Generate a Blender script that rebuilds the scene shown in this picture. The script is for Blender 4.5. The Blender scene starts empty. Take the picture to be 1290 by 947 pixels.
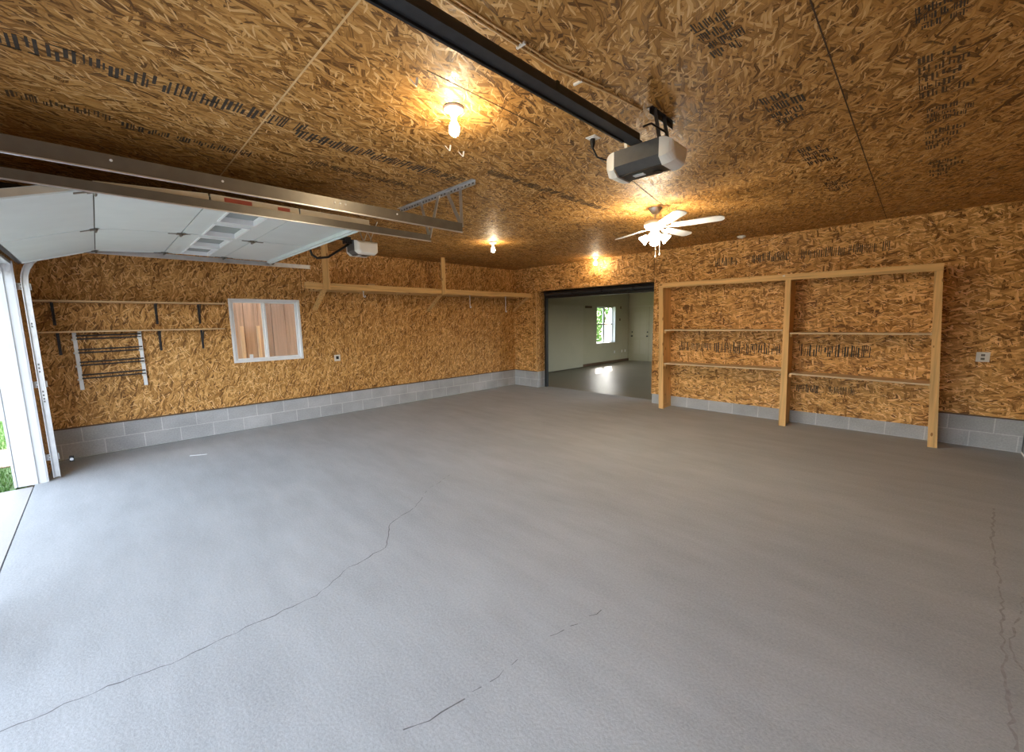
import bpy, bmesh, math, random
from mathutils import Vector, Matrix
random.seed(7)
S = bpy.context.scene
COL = S.collection
PI = math.pi
H = 2.971            # ceiling height
XR = 8.587           # right wall
YF = -8.31           # inner face of the front (door) wall
V = Vector

# ------------------------------------------------------------------ materials
def nm(name):
    m = bpy.data.materials.new(name); m.use_nodes = True
    nt = m.node_tree; b = nt.nodes['Principled BSDF']
    return m, nt, b
def N(nt, t, **kw):
    n = nt.nodes.new(t)
    for k, v in kw.items():
        if k in n.inputs: n.inputs[k].default_value = v
        else: setattr(n, k, v)
    return n
def L(nt, a, b): nt.links.new(a, b)
def math_(nt, op, a, b=None, c=None, clamp=False):
    n = nt.nodes.new('ShaderNodeMath'); n.operation = op; n.use_clamp = clamp
    for i, v in enumerate((a, b, c)):
        if v is None: continue
        if isinstance(v, (int, float)): n.inputs[i].default_value = v
        else: L(nt, v, n.inputs[i])
    return n.outputs[0]
def mixc(nt, f, a, b, mode='MIX'):
    n = nt.nodes.new('ShaderNodeMix'); n.data_type = 'RGBA'; n.blend_type = mode
    for s, v in ((n.inputs[0], f), (n.inputs[6], a), (n.inputs[7], b)):
        if isinstance(v, (int, float)): s.default_value = v
        elif isinstance(v, tuple): s.default_value = v if len(v) == 4 else (*v, 1)
        else: L(nt, v, s)
    return n.outputs[2]
def ramp(nt, f, stops):
    n = nt.nodes.new('ShaderNodeValToRGB'); r = n.color_ramp
    while len(r.elements) < len(stops): r.elements.new(0.5)
    for e, (p, c) in zip(r.elements, stops):
        e.position = p; e.color = (*c, 1) if len(c) == 3 else c
    L(nt, f, n.inputs[0]); return n.outputs[0]
def simple(name, col, rough=0.5, metal=0.0, noise=0.12, nscale=14, spec=0.5, bump=0.0):
    m, nt, b = nm(name)
    tc = N(nt, 'ShaderNodeTexCoord')
    nz = N(nt, 'ShaderNodeTexNoise', Scale=nscale, Detail=4.0)
    L(nt, tc.outputs['Object'], nz.inputs['Vector'])
    lo = tuple(c * (1 - noise) for c in col); hi = tuple(min(1, c * (1 + noise)) for c in col)
    L(nt, ramp(nt, nz.outputs['Fac'], [(0.3, lo), (0.7, hi)]), b.inputs['Base Color'])
    b.inputs['Roughness'].default_value = rough; b.inputs['Metallic'].default_value = metal
    b.inputs['Specular IOR Level'].default_value = spec
    if bump:
        bp = N(nt, 'ShaderNodeBump', Strength=bump, Distance=0.01)
        L(nt, nz.outputs['Fac'], bp.inputs['Height']); L(nt, bp.outputs[0], b.inputs['Normal'])
    return m
def plane_uv(nt, axes, off=(0, 0)):
    g = N(nt, 'ShaderNodeNewGeometry'); s = N(nt, 'ShaderNodeSeparateXYZ'); L(nt, g.outputs['Position'], s.inputs[0])
    c = N(nt, 'ShaderNodeCombineXYZ')
    for i, a in enumerate(axes): L(nt, math_(nt, 'ADD', s.outputs[a], off[i]), c.inputs[i])
    return c.outputs[0]
def osb(name, axes, angles, off=(0, 0), flake=(0.12, 0.02), tone=1.0, gloss=0.45, sat=1.10):
    """oriented strand board: layers of long thin strands lying in many directions"""
    m, nt, b = nm(name)
    uv = plane_uv(nt, axes, off)
    dn = N(nt, 'ShaderNodeTexNoise', Scale=6.0, Detail=1.5); L(nt, uv, dn.inputs['Vector'])
    dv = N(nt, 'ShaderNodeVectorMath', operation='SUBTRACT'); L(nt, dn.outputs['Color'], dv.inputs[0]); dv.inputs[1].default_value = (.5, .5, .5)
    ds = N(nt, 'ShaderNodeVectorMath', operation='SCALE'); L(nt, dv.outputs[0], ds.inputs[0]); ds.inputs['Scale'].default_value = 0.075
    da = N(nt, 'ShaderNodeVectorMath', operation='ADD'); L(nt, uv, da.inputs[0]); L(nt, ds.outputs[0], da.inputs[1])
    co = None; hgt = None
    for k, ang in enumerate(angles):
        mp = N(nt, 'ShaderNodeMapping', vector_type='TEXTURE')
        mp.inputs['Location'].default_value = (1.37 * k, 2.11 * k, 0)
        mp.inputs['Rotation'].default_value = (0, 0, math.radians(ang))
        f = 1.0 - 0.09 * (k % 3)
        mp.inputs['Scale'].default_value = (flake[0] * f, flake[1] * f, 1)
        L(nt, da.outputs[0], mp.inputs['Vector'])
        vo = N(nt, 'ShaderNodeTexVoronoi', voronoi_dimensions='2D', Scale=1.0); L(nt, mp.outputs[0], vo.inputs['Vector'])
        sp = N(nt, 'ShaderNodeSeparateColor'); L(nt, vo.outputs['Color'], sp.inputs[0])
        # thin grain along the strand
        gm = N(nt, 'ShaderNodeMapping'); gm.inputs['Scale'].default_value = (0.7, 5.0, 1); L(nt, mp.outputs[0], gm.inputs['Vector'])
        gn = N(nt, 'ShaderNodeTexNoise', noise_dimensions='2D', Scale=1.0, Detail=2.0); L(nt, gm.outputs[0], gn.inputs['Vector'])
        val = math_(nt, 'ADD', math_(nt, 'MULTIPLY', sp.outputs[0], 0.78), math_(nt, 'MULTIPLY', math_(nt, 'SUBTRACT', gn.outputs['Fac'], 0.5), 0.55))
        edge = math_(nt, 'MULTIPLY', math_(nt, 'SUBTRACT', vo.outputs['Distance'], 0.42, clamp=True), 0.9)
        val = math_(nt, 'SUBTRACT', val, edge)
        if co is None: co = val; hgt = sp.outputs[1]
        else:
            msk = math_(nt, 'GREATER_THAN', sp.outputs[1], 0.64)
            near = math_(nt, 'LESS_THAN', vo.outputs['Distance'], 0.62)
            msk = math_(nt, 'MULTIPLY', msk, near)
            n = N(nt, 'ShaderNodeMix'); L(nt, msk, n.inputs[0]); L(nt, co, n.inputs[2]); L(nt, val, n.inputs[3]); co = n.outputs[0]
            n2 = N(nt, 'ShaderNodeMix'); L(nt, msk, n2.inputs[0]); L(nt, hgt, n2.inputs[2]); L(nt, sp.outputs[2], n2.inputs[3]); hgt = n2.outputs[0]
    for ang in (angles[0] + 20, angles[1] - 65, angles[2] + 10):
        mp = N(nt, 'ShaderNodeMapping', vector_type='TEXTURE'); mp.inputs['Rotation'].default_value = (0, 0, math.radians(ang)); mp.inputs['Scale'].default_value = (.075, .0085, 1)
        L(nt, da.outputs[0], mp.inputs['Vector'])
        vo = N(nt, 'ShaderNodeTexVoronoi', voronoi_dimensions='2D', Scale=1.0); L(nt, mp.outputs[0], vo.inputs['Vector'])
        sp = N(nt, 'ShaderNodeSeparateColor'); L(nt, vo.outputs['Color'], sp.inputs[0])
        msk = math_(nt, 'MULTIPLY', math_(nt, 'GREATER_THAN', sp.outputs[1], .945), math_(nt, 'LESS_THAN', vo.outputs['Distance'], .5))
        n = N(nt, 'ShaderNodeMix'); L(nt, msk, n.inputs[0]); L(nt, co, n.inputs[2]); L(nt, math_(nt, 'ADD', math_(nt, 'MULTIPLY', math_(nt, 'GREATER_THAN', sp.outputs[0], .45), .72), .12), n.inputs[3]); co = n.outputs[0]
    big = N(nt, 'ShaderNodeTexNoise', Scale=1.1, Detail=2.0); L(nt, uv, big.inputs['Vector'])
    co = math_(nt, 'ADD', co, math_(nt, 'MULTIPLY', math_(nt, 'SUBTRACT', big.outputs['Fac'], 0.5), 0.25))
    t = tone
    def c(r, g, bb):
        gy = 0.3 * r + 0.59 * g + 0.11 * bb
        return tuple(max(0, (gy + (q - gy) * sat) * t) for q in (r, g, bb))
    L(nt, ramp(nt, co, [(0.0, c(.12, .052, .014)), (0.13, c(.31, .155, .05)), (0.42, c(.51, .275, .10)), (0.68, c(.66, .385, .155)), (0.95, c(.92, .65, .36))]), b.inputs['Base Color'])
    L(nt, math_(nt, 'ADD', gloss, math_(nt, 'MULTIPLY', hgt, 0.3)), b.inputs['Roughness'])
    b.inputs['Specular IOR Level'].default_value = 0.35
    bp = N(nt, 'ShaderNodeBump', Strength=0.55, Distance=0.006)
    L(nt, math_(nt, 'ADD', hgt, math_(nt, 'MULTIPLY', co, 0.5)), bp.inputs['Height']); L(nt, bp.outputs[0], b.inputs['Normal'])
    return m
def lumber(name, axis, col=(.72, .44, .175), knots=True):
    m, nt, b = nm(name)
    g = N(nt, 'ShaderNodeNewGeometry')
    mp = N(nt, 'ShaderNodeMapping'); sc = [30, 30, 30]; sc[axis] = 1.3; mp.inputs['Scale'].default_value = sc
    L(nt, g.outputs['Position'], mp.inputs['Vector'])
    nz = N(nt, 'ShaderNodeTexNoise', Scale=1.0, Detail=4.0); L(nt, mp.outputs[0], nz.inputs['Vector'])
    dark = tuple(q * .72 for q in col); light = tuple(min(1, q * 1.22) for q in col)
    cc = ramp(nt, nz.outputs['Fac'], [(0.28, dark), (0.5, col), (0.75, light)])
    if knots:
        mk = N(nt, 'ShaderNodeMapping'); sk = [12, 12, 12]; sk[axis] = 5.5; mk.inputs['Scale'].default_value = sk
        L(nt, g.outputs['Position'], mk.inputs['Vector'])
        vo = N(nt, 'ShaderNodeTexVoronoi', Scale=1.0); L(nt, mk.outputs[0], vo.inputs['Vector'])
        sp = N(nt, 'ShaderNodeSeparateColor'); L(nt, vo.outputs['Color'], sp.inputs[0])
        kn = math_(nt, 'MULTIPLY', math_(nt, 'LESS_THAN', vo.outputs['Distance'], 0.17), math_(nt, 'GREATER_THAN', sp.outputs[0], 0.55))
        cc = mixc(nt, kn, cc, tuple(q * f for q, f in zip(col, (.48, .38, .3))))
    L(nt, cc, b.inputs['Base Color']); b.inputs['Roughness'].default_value = 0.6; b.inputs['Specular IOR Level'].default_value = 0.3
    return m
def blocks(name, axes, off=(0, 0)):
    m, nt, b = nm(name)
    uv = plane_uv(nt, axes, off)
    br = N(nt, 'ShaderNodeTexBrick', offset=0.5, Scale=1.0)
    br.inputs['Color1'].default_value = (.40, .405, .415, 1); br.inputs['Color2'].default_value = (.46, .465, .475, 1)
    br.inputs['Mortar'].default_value = (.60, .60, .60, 1); br.inputs['Mortar Size'].default_value = 0.0065; br.inputs['Mortar Smooth'].default_value = 0.4
    br.inputs['Brick Width'].default_value = 0.4; br.inputs['Row Height'].default_value = 0.2
    L(nt, uv, br.inputs['Vector'])
    nz = N(nt, 'ShaderNodeTexNoise', Scale=60.0, Detail=5.0); L(nt, uv, nz.inputs['Vector'])
    n2 = N(nt, 'ShaderNodeTexNoise', Scale=3.0, Detail=2.0); L(nt, uv, n2.inputs['Vector'])
    f = math_(nt, 'ADD', math_(nt, 'MULTIPLY', nz.outputs['Fac'], .5), math_(nt, 'MULTIPLY', n2.outputs['Fac'], .5))
    L(nt, mixc(nt, 1.0, br.outputs['Color'], ramp(nt, f, [(.3, (.74, .74, .74)), (.7, (1.15, 1.15, 1.15))]), 'MULTIPLY'), b.inputs['Base Color'])
    b.inputs['Roughness'].default_value = .9; b.inputs['Specular IOR Level'].default_value = .15
    bp = N(nt, 'ShaderNodeBump', Strength=0.5, Distance=0.004); L(nt, nz.outputs['Fac'], bp.inputs['Height']); L(nt, bp.outputs[0], b.inputs['Normal'])
    return m
def concrete(name, lo, hi, rough=.75, spec=.3, streak=True):
    m, nt, b = nm(name)
    uv = plane_uv(nt, (0, 1))
    a = N(nt, 'ShaderNodeTexNoise', Scale=.55, Detail=5.0, Roughness=.6); L(nt, uv, a.inputs['Vector'])
    mp = N(nt, 'ShaderNodeMapping'); mp.inputs['Rotation'].default_value = (0, 0, .7); mp.inputs['Scale'].default_value = (1.0, 4.0, 1); L(nt, uv, mp.inputs['Vector'])
    s = N(nt, 'ShaderNodeTexNoise', Scale=1.3, Detail=6.0, Roughness=.65); L(nt, mp.outputs[0], s.inputs['Vector'])
    c = N(nt, 'ShaderNodeTexNoise', Scale=75.0, Detail=4.0, Roughness=.75); L(nt, uv, c.inputs['Vector'])
    f = math_(nt, 'ADD', math_(nt, 'MULTIPLY', a.outputs['Fac'], .26), math_(nt, 'ADD', math_(nt, 'MULTIPLY', s.outputs['Fac'], .26), math_(nt, 'MULTIPLY', c.outputs['Fac'], .48)))
    L(nt, ramp(nt, f, [(.36, lo), (.64, hi)]), b.inputs['Base Color'])
    L(nt, math_(nt, 'ADD', rough - .08, math_(nt, 'MULTIPLY', s.outputs['Fac'], .16)), b.inputs['Roughness'])
    b.inputs['Specular IOR Level'].default_value = spec
    bp = N(nt, 'ShaderNodeBump', Strength=.36, Distance=.005); L(nt, c.outputs['Fac'], bp.inputs['Height']); L(nt, bp.outputs[0], b.inputs['Normal'])
    return m
def emit(name, col, strength):
    m, nt, b = nm(name)
    b.inputs['Base Color'].default_value = (.9, .9, .88, 1)
    b.inputs['Emission Color'].default_value = (*col, 1); b.inputs['Emission Strength'].default_value = strength
    return m
def glass(name, tint=(1, 1, 1), refl=.06, body=None, bodyf=0.0):
    m, nt, b = nm(name); out = nt.nodes['Material Output']; nt.nodes.remove(b)
    t = N(nt, 'ShaderNodeBsdfTransparent'); t.inputs[0].default_value = (*tint, 1)
    g = N(nt, 'ShaderNodeBsdfGlossy'); g.inputs['Roughness'].default_value = .03
    mx = N(nt, 'ShaderNodeMixShader'); mx.inputs[0].default_value = refl
    L(nt, t.outputs[0], mx.inputs[1]); L(nt, g.outputs[0], mx.inputs[2])
    o = mx.outputs[0]
    if body:
        d = N(nt, 'ShaderNodeBsdfDiffuse'); d.inputs[0].default_value = (*body, 1)
        m2 = N(nt, 'ShaderNodeMixShader'); m2.inputs[0].default_value = bodyf
        L(nt, o, m2.inputs[1]); L(nt, d.outputs[0], m2.inputs[2]); o = m2.outputs[0]
    L(nt, o, out.inputs[0]); return m

A_MIX = (5, 38, 150, 75, 20, 120, 165, 95, 12)
A_VER = (90, 75, 108, 50, 98, 130, 84, 30, 70)
A_CEI = (90, 40, 130, 75, 5, 105, 150, 60, 110)
M = {}
M['osb_left'] = osb('strand_board_upright', (1, 2), A_VER, (20, 3), (.13, .019), tone=1.04)
M['osb_back'] = osb('strand_board', (0, 2), A_MIX, (20, 7), (.15, .028), tone=1.16)
M['osb_front'] = osb('strand_board_front', (0, 2), A_MIX, (31, 7))
M['osb_right'] = osb('strand_board_right', (1, 2), A_MIX, (20, 7))
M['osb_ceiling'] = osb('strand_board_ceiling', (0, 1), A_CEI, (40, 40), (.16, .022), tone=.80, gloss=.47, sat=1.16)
M['block_x'] = blocks('grey_block_back', (0, 2), (20.05, 20.0))
M['block_y'] = blocks('grey_block_side', (1, 2), (20.03, 20.0))
M['slab'] = concrete('grey_concrete', (.30, .317, .325), (.485, .512, .528))
M['slab2'] = concrete('polished_concrete', (.14, .12, .08), (.27, .24, .175), rough=.36, spec=.5)
M['drive'] = concrete('pale_concrete', (.40, .385, .365), (.50, .485, .46))
M['walk'] = concrete('pink_concrete', (.25, .17, .13), (.31, .22, .17))
M['lum_x'] = lumber('pine_along_x', 0); M['lum_y'] = lumber('pine_along_y', 1); M['lum_z'] = lumber('pine_upright', 2)
M['lum_d'] = lumber('pine_brace', 2, knots=False)
M['loft_y'] = lumber('pine_loft_beam', 1, (.64, .39, .15)); M['loft_z'] = lumber('pine_loft_post', 2, (.64, .39, .15))
M['board'] = lumber('shelf_board', 1, (.56, .37, .19), False)
M['board_x'] = lumber('shelf_board_back', 0, (.66, .50, .31), False)
M['fence'] = lumber('fence_plank', 2, (.64, .50, .40)); M['fence2'] = lumber('fence_batten', 2, (.88, .70, .50), False)
M['galv'] = simple('galvanised_steel', (.66, .67, .69), .4, .9, .12, 9)
M['galv2'] = simple('dull_steel', (.16, .146, .122), .4, .6, .1, 12)
M['white_steel'] = simple('white_painted_steel', (.62, .66, .645), .45, 0, .03, 5)
M['edge_steel'] = simple('beige_door_edge', (.50, .44, .34), .5, .2, .1, 8)
M['red'] = simple('red_label', (.35, .06, .03), .6)
M['vinyl'] = simple('white_vinyl', (.80, .81, .82), .4, 0, .03, 6)
M['paint'] = simple('white_paint', (.64, .66, .68), .55, 0, .03, 5)
M['black'] = simple('black_steel', (.016, .016, .017), .35, .3, .2, 20)
M['charcoal'] = simple('charcoal_steel', (.045, .045, .048), .4, .5, .15, 20)
M['darkgrey'] = simple('dark_grey_plastic', (.085, .083, .08), .42, 0, .1, 30)
M['plastic'] = simple('white_plastic', (.74, .72, .68), .4, 0, .03, 10)
M['lens'] = simple('milky_lens', (.80, .77, .70), .35, 0, .03, 10)
M['ceramic'] = simple('white_porcelain', (.85, .84, .80), .25, 0, .02, 10)
M['cream'] = simple('cream_enamel', (.72, .66, .55), .35, 0, .05, 10)
M['greenwall'] = simple('off_white_wall', (.45, .42, .29), .7, 0, .05, 1.5)
M['greenpanel'] = simple('off_white_panel', (.47, .44, .315), .65, 0, .03, 2)
M['brown'] = simple('brown_trim', (.12, .065, .03), .6, 0, .2, 10)
M['ink'] = simple('black_ink', (.045, .032, .02), .75, 0, .3, 40)
M['ink2'] = simple('faded_ink', (.085, .05, .022), .75, 0, .3, 40)
M['scuff'] = simple('grey_scuff', (.31, .315, .315), .9, 0, .15, 40)
M['crack'] = simple('dark_crack', (.13, .13, .13), .9, 0, .3, 40)
M['seam'] = simple('pale_board_edge', (.62, .42, .20), .6)
M['seam_dark'] = simple('dark_board_gap', (.06, .03, .012), .8)
M['grass'] = simple('green_grass', (.07, .16, .03), .8, 0, .5, 30, bump=.6)
M['leaf'] = simple('green_leaves', (.16, .30, .07), .7, 0, .5, 9)
M['siding'] = simple('white_siding', (.8, .8, .78), .6)
M['glass'] = glass('clear_glass'); M['screen'] = glass('insect_screen', (.86, .86, .87), .03, (.5, .5, .52), .10)
M['frosted'] = glass('clouded_pane', (.6, .62, .6), .10, (.42, .44, .42), .72)
M['bulb'] = emit('glowing_bulb', (1.0, .82, .56), 350)
M['bulb_far'] = emit('glowing_bulb_far', (1.0, .80, .52), 260)
M['shade'] = emit('glowing_glass_shade', (1.0, .86, .64), 180)

# ------------------------------------------------------------------ mesh helpers
ORG = {}
class MB:
    def __init__(s): s.bm = bmesh.new()
    def box(s, a, b, bev=0.0):
        a = V((min(a[0], b[0]), min(a[1], b[1]), min(a[2], b[2]))), V((max(a[0], b[0]), max(a[1], b[1]), max(a[2], b[2])))
        lo, hi = a
        return s.obox((lo + hi) / 2, hi - lo, None, bev)
    def obox(s, c, size, rot=None, bev=0.0):
        t = bmesh.new()
        mt = Matrix.Translation(V(c)) @ (rot.to_4x4() if rot else Matrix.Identity(4)) @ Matrix.Diagonal((*size, 1))
        bmesh.ops.create_cube(t, size=1.0, matrix=mt)
        if bev > 0:
            bmesh.ops.bevel(t, geom=t.edges[:], offset=min(bev, min(size) * .4), segments=2, affect='EDGES', profile=.6)
        s.merge(t); return s
    def merge(s, t):
        me = bpy.data.meshes.new('tmp'); t.to_mesh(me); t.free(); s.bm.from_mesh(me); bpy.data.meshes.remove(me)
    def bar(s, p, q, w, d, up=(0, 0, 1), bev=0.0):
        p, q = V(p), V(q); z = (q - p); ln = z.length; z.normalize()
        u = V(up); x = u.cross(z)
        if x.length < 1e-4: x = V((1, 0, 0)).cross(z)
        x.normalize(); y = z.cross(x)
        r = Matrix((x, y, z)).transposed()
        return s.obox((p + q) / 2, (w, d, ln), r, bev)
    def tube(s, pts, r, n=10, caps=True, rr=None):
        pts = [V(p) for p in pts]; rings = []; up = None
        for i, p in enumerate(pts):
            if i == 0: t = pts[1] - p
            elif i == len(pts) - 1: t = p - pts[i - 1]
            else: t = (pts[i + 1] - p).normalized() + (p - pts[i - 1]).normalized()
            t.normalize()
            if up is None:
                up = V((0, 0, 1)) if abs(t.z) < .9 else V((1, 0, 0))
            x = up - t * up.dot(t)
            if x.length < 1e-5: x = t.orthogonal()
            x.normalize(); y = t.cross(x); up = x
            rad = rr[i] if rr else r
            rings.append([s.bm.verts.new(p + (x * math.cos(a) + y * math.sin(a)) * rad) for a in [2 * PI * k / n for k in range(n)]])
        for a, b in zip(rings, rings[1:]):
            for k in range(n): s.bm.faces.new((a[k], a[(k + 1) % n], b[(k + 1) % n], b[k]))
        if caps: s.bm.faces.new(rings[0][::-1]); s.bm.faces.new(rings[-1])
        return s
    def lathe(s, prof, c=(0, 0, 0), n=28, axis=None):
        """prof: list of (radius, height) from bottom to top"""
        R = axis if axis else Matrix.Identity(3)
        rings = []
        for r, h in prof:
            if r < 1e-5: rings.append([s.bm.verts.new(V(c) + R @ V((0, 0, h)))])
            else: rings.append([s.bm.verts.new(V(c) + R @ V((r * math.cos(2 * PI * k / n), r * math.sin(2 * PI * k / n), h))) for k in range(n)])
        for a, b in zip(rings, rings[1:]):
            for k in range(n):
                if len(a) == 1 and len(b) == 1: continue
                if len(a) == 1: s.bm.faces.new((a[0], b[(k + 1) % n], b[k]))
                elif len(b) == 1: s.bm.faces.new((a[k], a[(k + 1) % n], b[0]))
                else: s.bm.faces.new((a[k], a[(k + 1) % n], b[(k + 1) % n], b[k]))
        return s
    def prism(s, poly, off):
        """poly: list of 3-D points, extruded by off"""
        off = V(off); a = [s.bm.verts.new(V(p)) for p in poly]; b = [s.bm.verts.new(V(p) + off) for p in poly]
        n = len(a)
        s.bm.faces.new(a[::-1]); s.bm.faces.new(b)
        for k in range(n): s.bm.faces.new((a[k], a[(k + 1) % n], b[(k + 1) % n], b[k]))
        return s
    def sweep(s, prof, frames):
        """prof: closed list of (u, v); frames: list of (origin, U, Vv)"""
        rings = [[s.bm.verts.new(V(o) + V(u_) * a + V(v_) * b) for a, b in prof] for o, u_, v_ in frames]
        n = len(prof)
        for a, b in zip(rings, rings[1:]):
            for k in range(n): s.bm.faces.new((a[k], a[(k + 1) % n], b[(k + 1) % n], b[k]))
        s.bm.faces.new(rings[0][::-1]); s.bm.faces.new(rings[-1])
        return s
    def build(s, name, mat, parent=None, smooth=False):
        bmesh.ops.recalc_face_normals(s.bm, faces=s.bm.faces[:])
        org = ORG.get(parent.name, V((0, 0, 0))) if parent else V((0, 0, 0))
        if org.length: bmesh.ops.translate(s.bm, verts=s.bm.verts[:], vec=-org)
        me = bpy.data.meshes.new(name); s.bm.to_mesh(me); s.bm.free()
        me.materials.append(mat)
        if smooth:
            for p in me.polygons: p.use_smooth = True
            try: me.set_sharp_from_angle(angle=math.radians(38))
            except Exception: pass
        o = bpy.data.objects.new(name, me); COL.objects.link(o)
        if parent: o.parent = parent; ORG[o.name] = org
        return o
def thing(name, label, cat, loc, group=None):
    o = bpy.data.objects.new(name, None); COL.objects.link(o); o.location = loc; o.empty_display_size = .1
    ORG[o.name] = V(loc); o['label'] = label; o['category'] = cat
    if group: o['group'] = group
    return o
def tag(o, label, cat, group=None):
    o['label'] = label; o['category'] = cat
    if group: o['group'] = group
    return o
def struct(o, label=None):
    o['kind'] = 'structure'
    if label: o['label'] = label
    return o
def dup(root, loc, label):
    r = root.copy(); COL.objects.link(r); r.location = loc; r['label'] = label
    for ch in list(root.children):
        c = ch.copy(); COL.objects.link(c); c.parent = r
        for g in list(ch.children):
            d = g.copy(); COL.objects.link(d); d.parent = c
    return r
def Box(a, b, bev=0.0): return MB().box(a, b, bev)
OZ = .012
# ------------------------------------------------------------------ the room
struct(Box((0, -8.40, -.15), (XR, .30, 0)).build('floor', M['slab']), 'grey concrete garage floor with a long crack')
ceil = struct(Box((-.1, -8.52, H), (XR + .1, .30, H + .12)).build('ceiling', M['osb_ceiling']), 'strand board garage ceiling')
# left wall with window hole
w = MB(); y0, y1, z0, z1 = -6.28, -5.25, 1.087, 2.09
w.box((-.15, -8.31, .4), (0, y0, H)); w.box((-.15, y1, .4), (0, .30, H)); w.box((-.15, y0, .4), (0, y1, z0)); w.box((-.15, y0, z1), (0, y1, H))
wl = struct(w.build('wall_left', M['osb_left']), 'left strand board wall with a sliding window')
struct(Box((-.15, -8.31, 0), (-OZ, .30, .4)).build('baseboard_left', M['block_y']), 'grey block base along the left wall')
# back wall with the opening
OX0, OX1, OZ1 = .785, 3.845, 2.395
w = MB()
w.box((0, 0, .4), (OX0, .30, H)); w.box((OX0, 0, OZ1), (OX1, .30, H)); w.box((OX1, 0, .19), (7.83, .30, H)); w.box((7.83, 0, .4), (XR, .30, H))
wb = struct(w.build('wall_back', M['osb_back']), 'back strand board wall with a wide opening')
w = MB(); w.box((-OZ, OZ, 0), (OX0 - .006, .30, .4)); w.box((OX1 + .006, OZ, 0), (7.83, .30, .19)); w.box((7.83, OZ, 0), (XR, .30, .4))
struct(w.build('baseboard_back', M['block_x']), 'grey block base along the back wall')
# right wall
struct(Box((XR, -8.31, .4), (XR + .15, .30, H)).build('wall_right', M['osb_right']))
struct(Box((XR + OZ, -8.31, 0), (XR + .15, .30, .4)).build('baseboard_right', M['block_y']))
# front wall with two door openings, the unseen right one left doorless for daylight
LX0, LX1, LZ = .96, 3.86, 2.37
RX0, RX1 = 4.45, 7.82
w = MB(); ya, yb = -8.52, YF
w.box((-.15, ya, 0), (LX0 - .03, yb, H)); w.box((LX0 - .03, ya, LZ), (LX1 + .03, yb, H));  w.box((LX1 + .03, ya, LZ), (RX0, -8.43, H)); w.box((RX0, ya, LZ), (RX1, -8.43, H)); w.box((RX1, ya, 0), (XR + .15, yb, H))
struct(w.build('wall_front', M['osb_front']), 'front strand board wall around the garage doors')
struct(Box((4.162, -8.63, -.011), (4.30, -8.53, LZ - .001)).build('wall_pier', M['paint']), 'unseen pier between the two garage doorways, narrowed and whitened to brighten the floor')  # unseen pier kept narrow, set back and white so the floor stays light
# board seams
def seam(name, a, b, wd, mat, parent, n): # flat batten in a surface with normal n
    a, b = V(a), V(b); m = MB(); m.bar(a, b, wd, .003, up=n); return m.build(name, mat, parent)
seam('board_seam', (3.2, -6.85, H - .001), (6.2, -6.86, H - .001), .009, M['seam'], ceil, (0, 0, 1))
seam('board_seam', (7.25, -8.2, H), (7.15, -.05, H), .006, M['seam_dark'], ceil, (0, 0, 1))
seam('board_seam', (5.73, -6.4, H), (5.715, -5.5, H), .006, M['seam_dark'], ceil, (0, 0, 1))
seam('board_seam', (2.4, -8.2, H), (2.4, 0, H), .004, M['seam_dark'], ceil, (0, 0, 1))
seam('board_seam', (0, -5.19, 2.19), (0, -5.19, H), .007, M['seam_dark'], wl, (1, 0, 0))
seam('board_seam', (0, -6.95, .42), (0, -6.95, 1.3), .004, M['seam_dark'], wl, (1, 0, 0))
for yy in (-3.05, -1.35): seam('board_seam', (0, yy, .42), (0, yy, H), .004, M['seam_dark'], wl, (1, 0, 0))
seam('board_seam', (3.83, 0, OZ1 + .02), (3.83, 0, H), .008, M['seam_dark'], wb, (0, 1, 0))
seam('board_seam', (1.5, 0, OZ1 + .02), (1.5, 0, H), .006, M['seam_dark'], wb, (0, 1, 0))
seam('board_seam', (OX0 - .11, -.004, .4), (OX0 - .11, -.004, H - .2), .004, M['seam_dark'], wb, (0, 1, 0))
struct(Box((0, 0, .395), (.012, -8.30, .412)).build('trim_1', M['brown']), 'thin brown strip above the left block base')
w = MB(); w.box((0, -.012, .395), (OX0, 0, .41)); w.box((7.85, -.012, .395), (XR, 0, .412)); struct(w.build('trim_2', M['brown']), 'thin brown strip above the back block base')
# ------------------------------------------------------------------ printed ink marks on the boards (not legible in the photo)
def ink(parent, mat, o, U, Vv, nrm, length, hgt, seed, dens=1.0, cross=True, rows=1):
    rnd = random.Random(seed); m = MB(); o, U, Vv, nrm = V(o), V(U), V(Vv), V(nrm)
    def stroke(u, v, du, dv):
        p = o + U * u + Vv * v
        m.prism([p, p + U * du, p + U * du + Vv * dv, p + Vv * dv], nrm * .0012)
    rh = hgt / rows
    for r in range(rows):
        u = 0.0; vb = r * rh
        while u < length:
            if rnd.random() < .13: u += rh * rnd.uniform(.12, .3)
            n = rnd.randint(2, 5); base = u; h = rh * rnd.uniform(.70, .86)
            for q in range(n):
                st = rh * rnd.uniform(.035, .10)
                v0 = vb + h * rnd.choice((0, 0, 0, .15, .4)); v1 = vb + h * rnd.choice((1, 1, .9, .6, 1.08))
                stroke(u, v0, st, max(.1 * h, v1 - v0)); u += st + rh * rnd.uniform(.035, .085)
            if cross and rnd.random() < .55: stroke(base, vb + h * rnd.choice((0, .45, .93)), u - base - rh * .04, rh * rnd.uniform(.035, .075))
            u += rh * rnd.uniform(.03, .10)
    return m.build('ink_stamp', mat, parent)
dz = H - .0002
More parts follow.
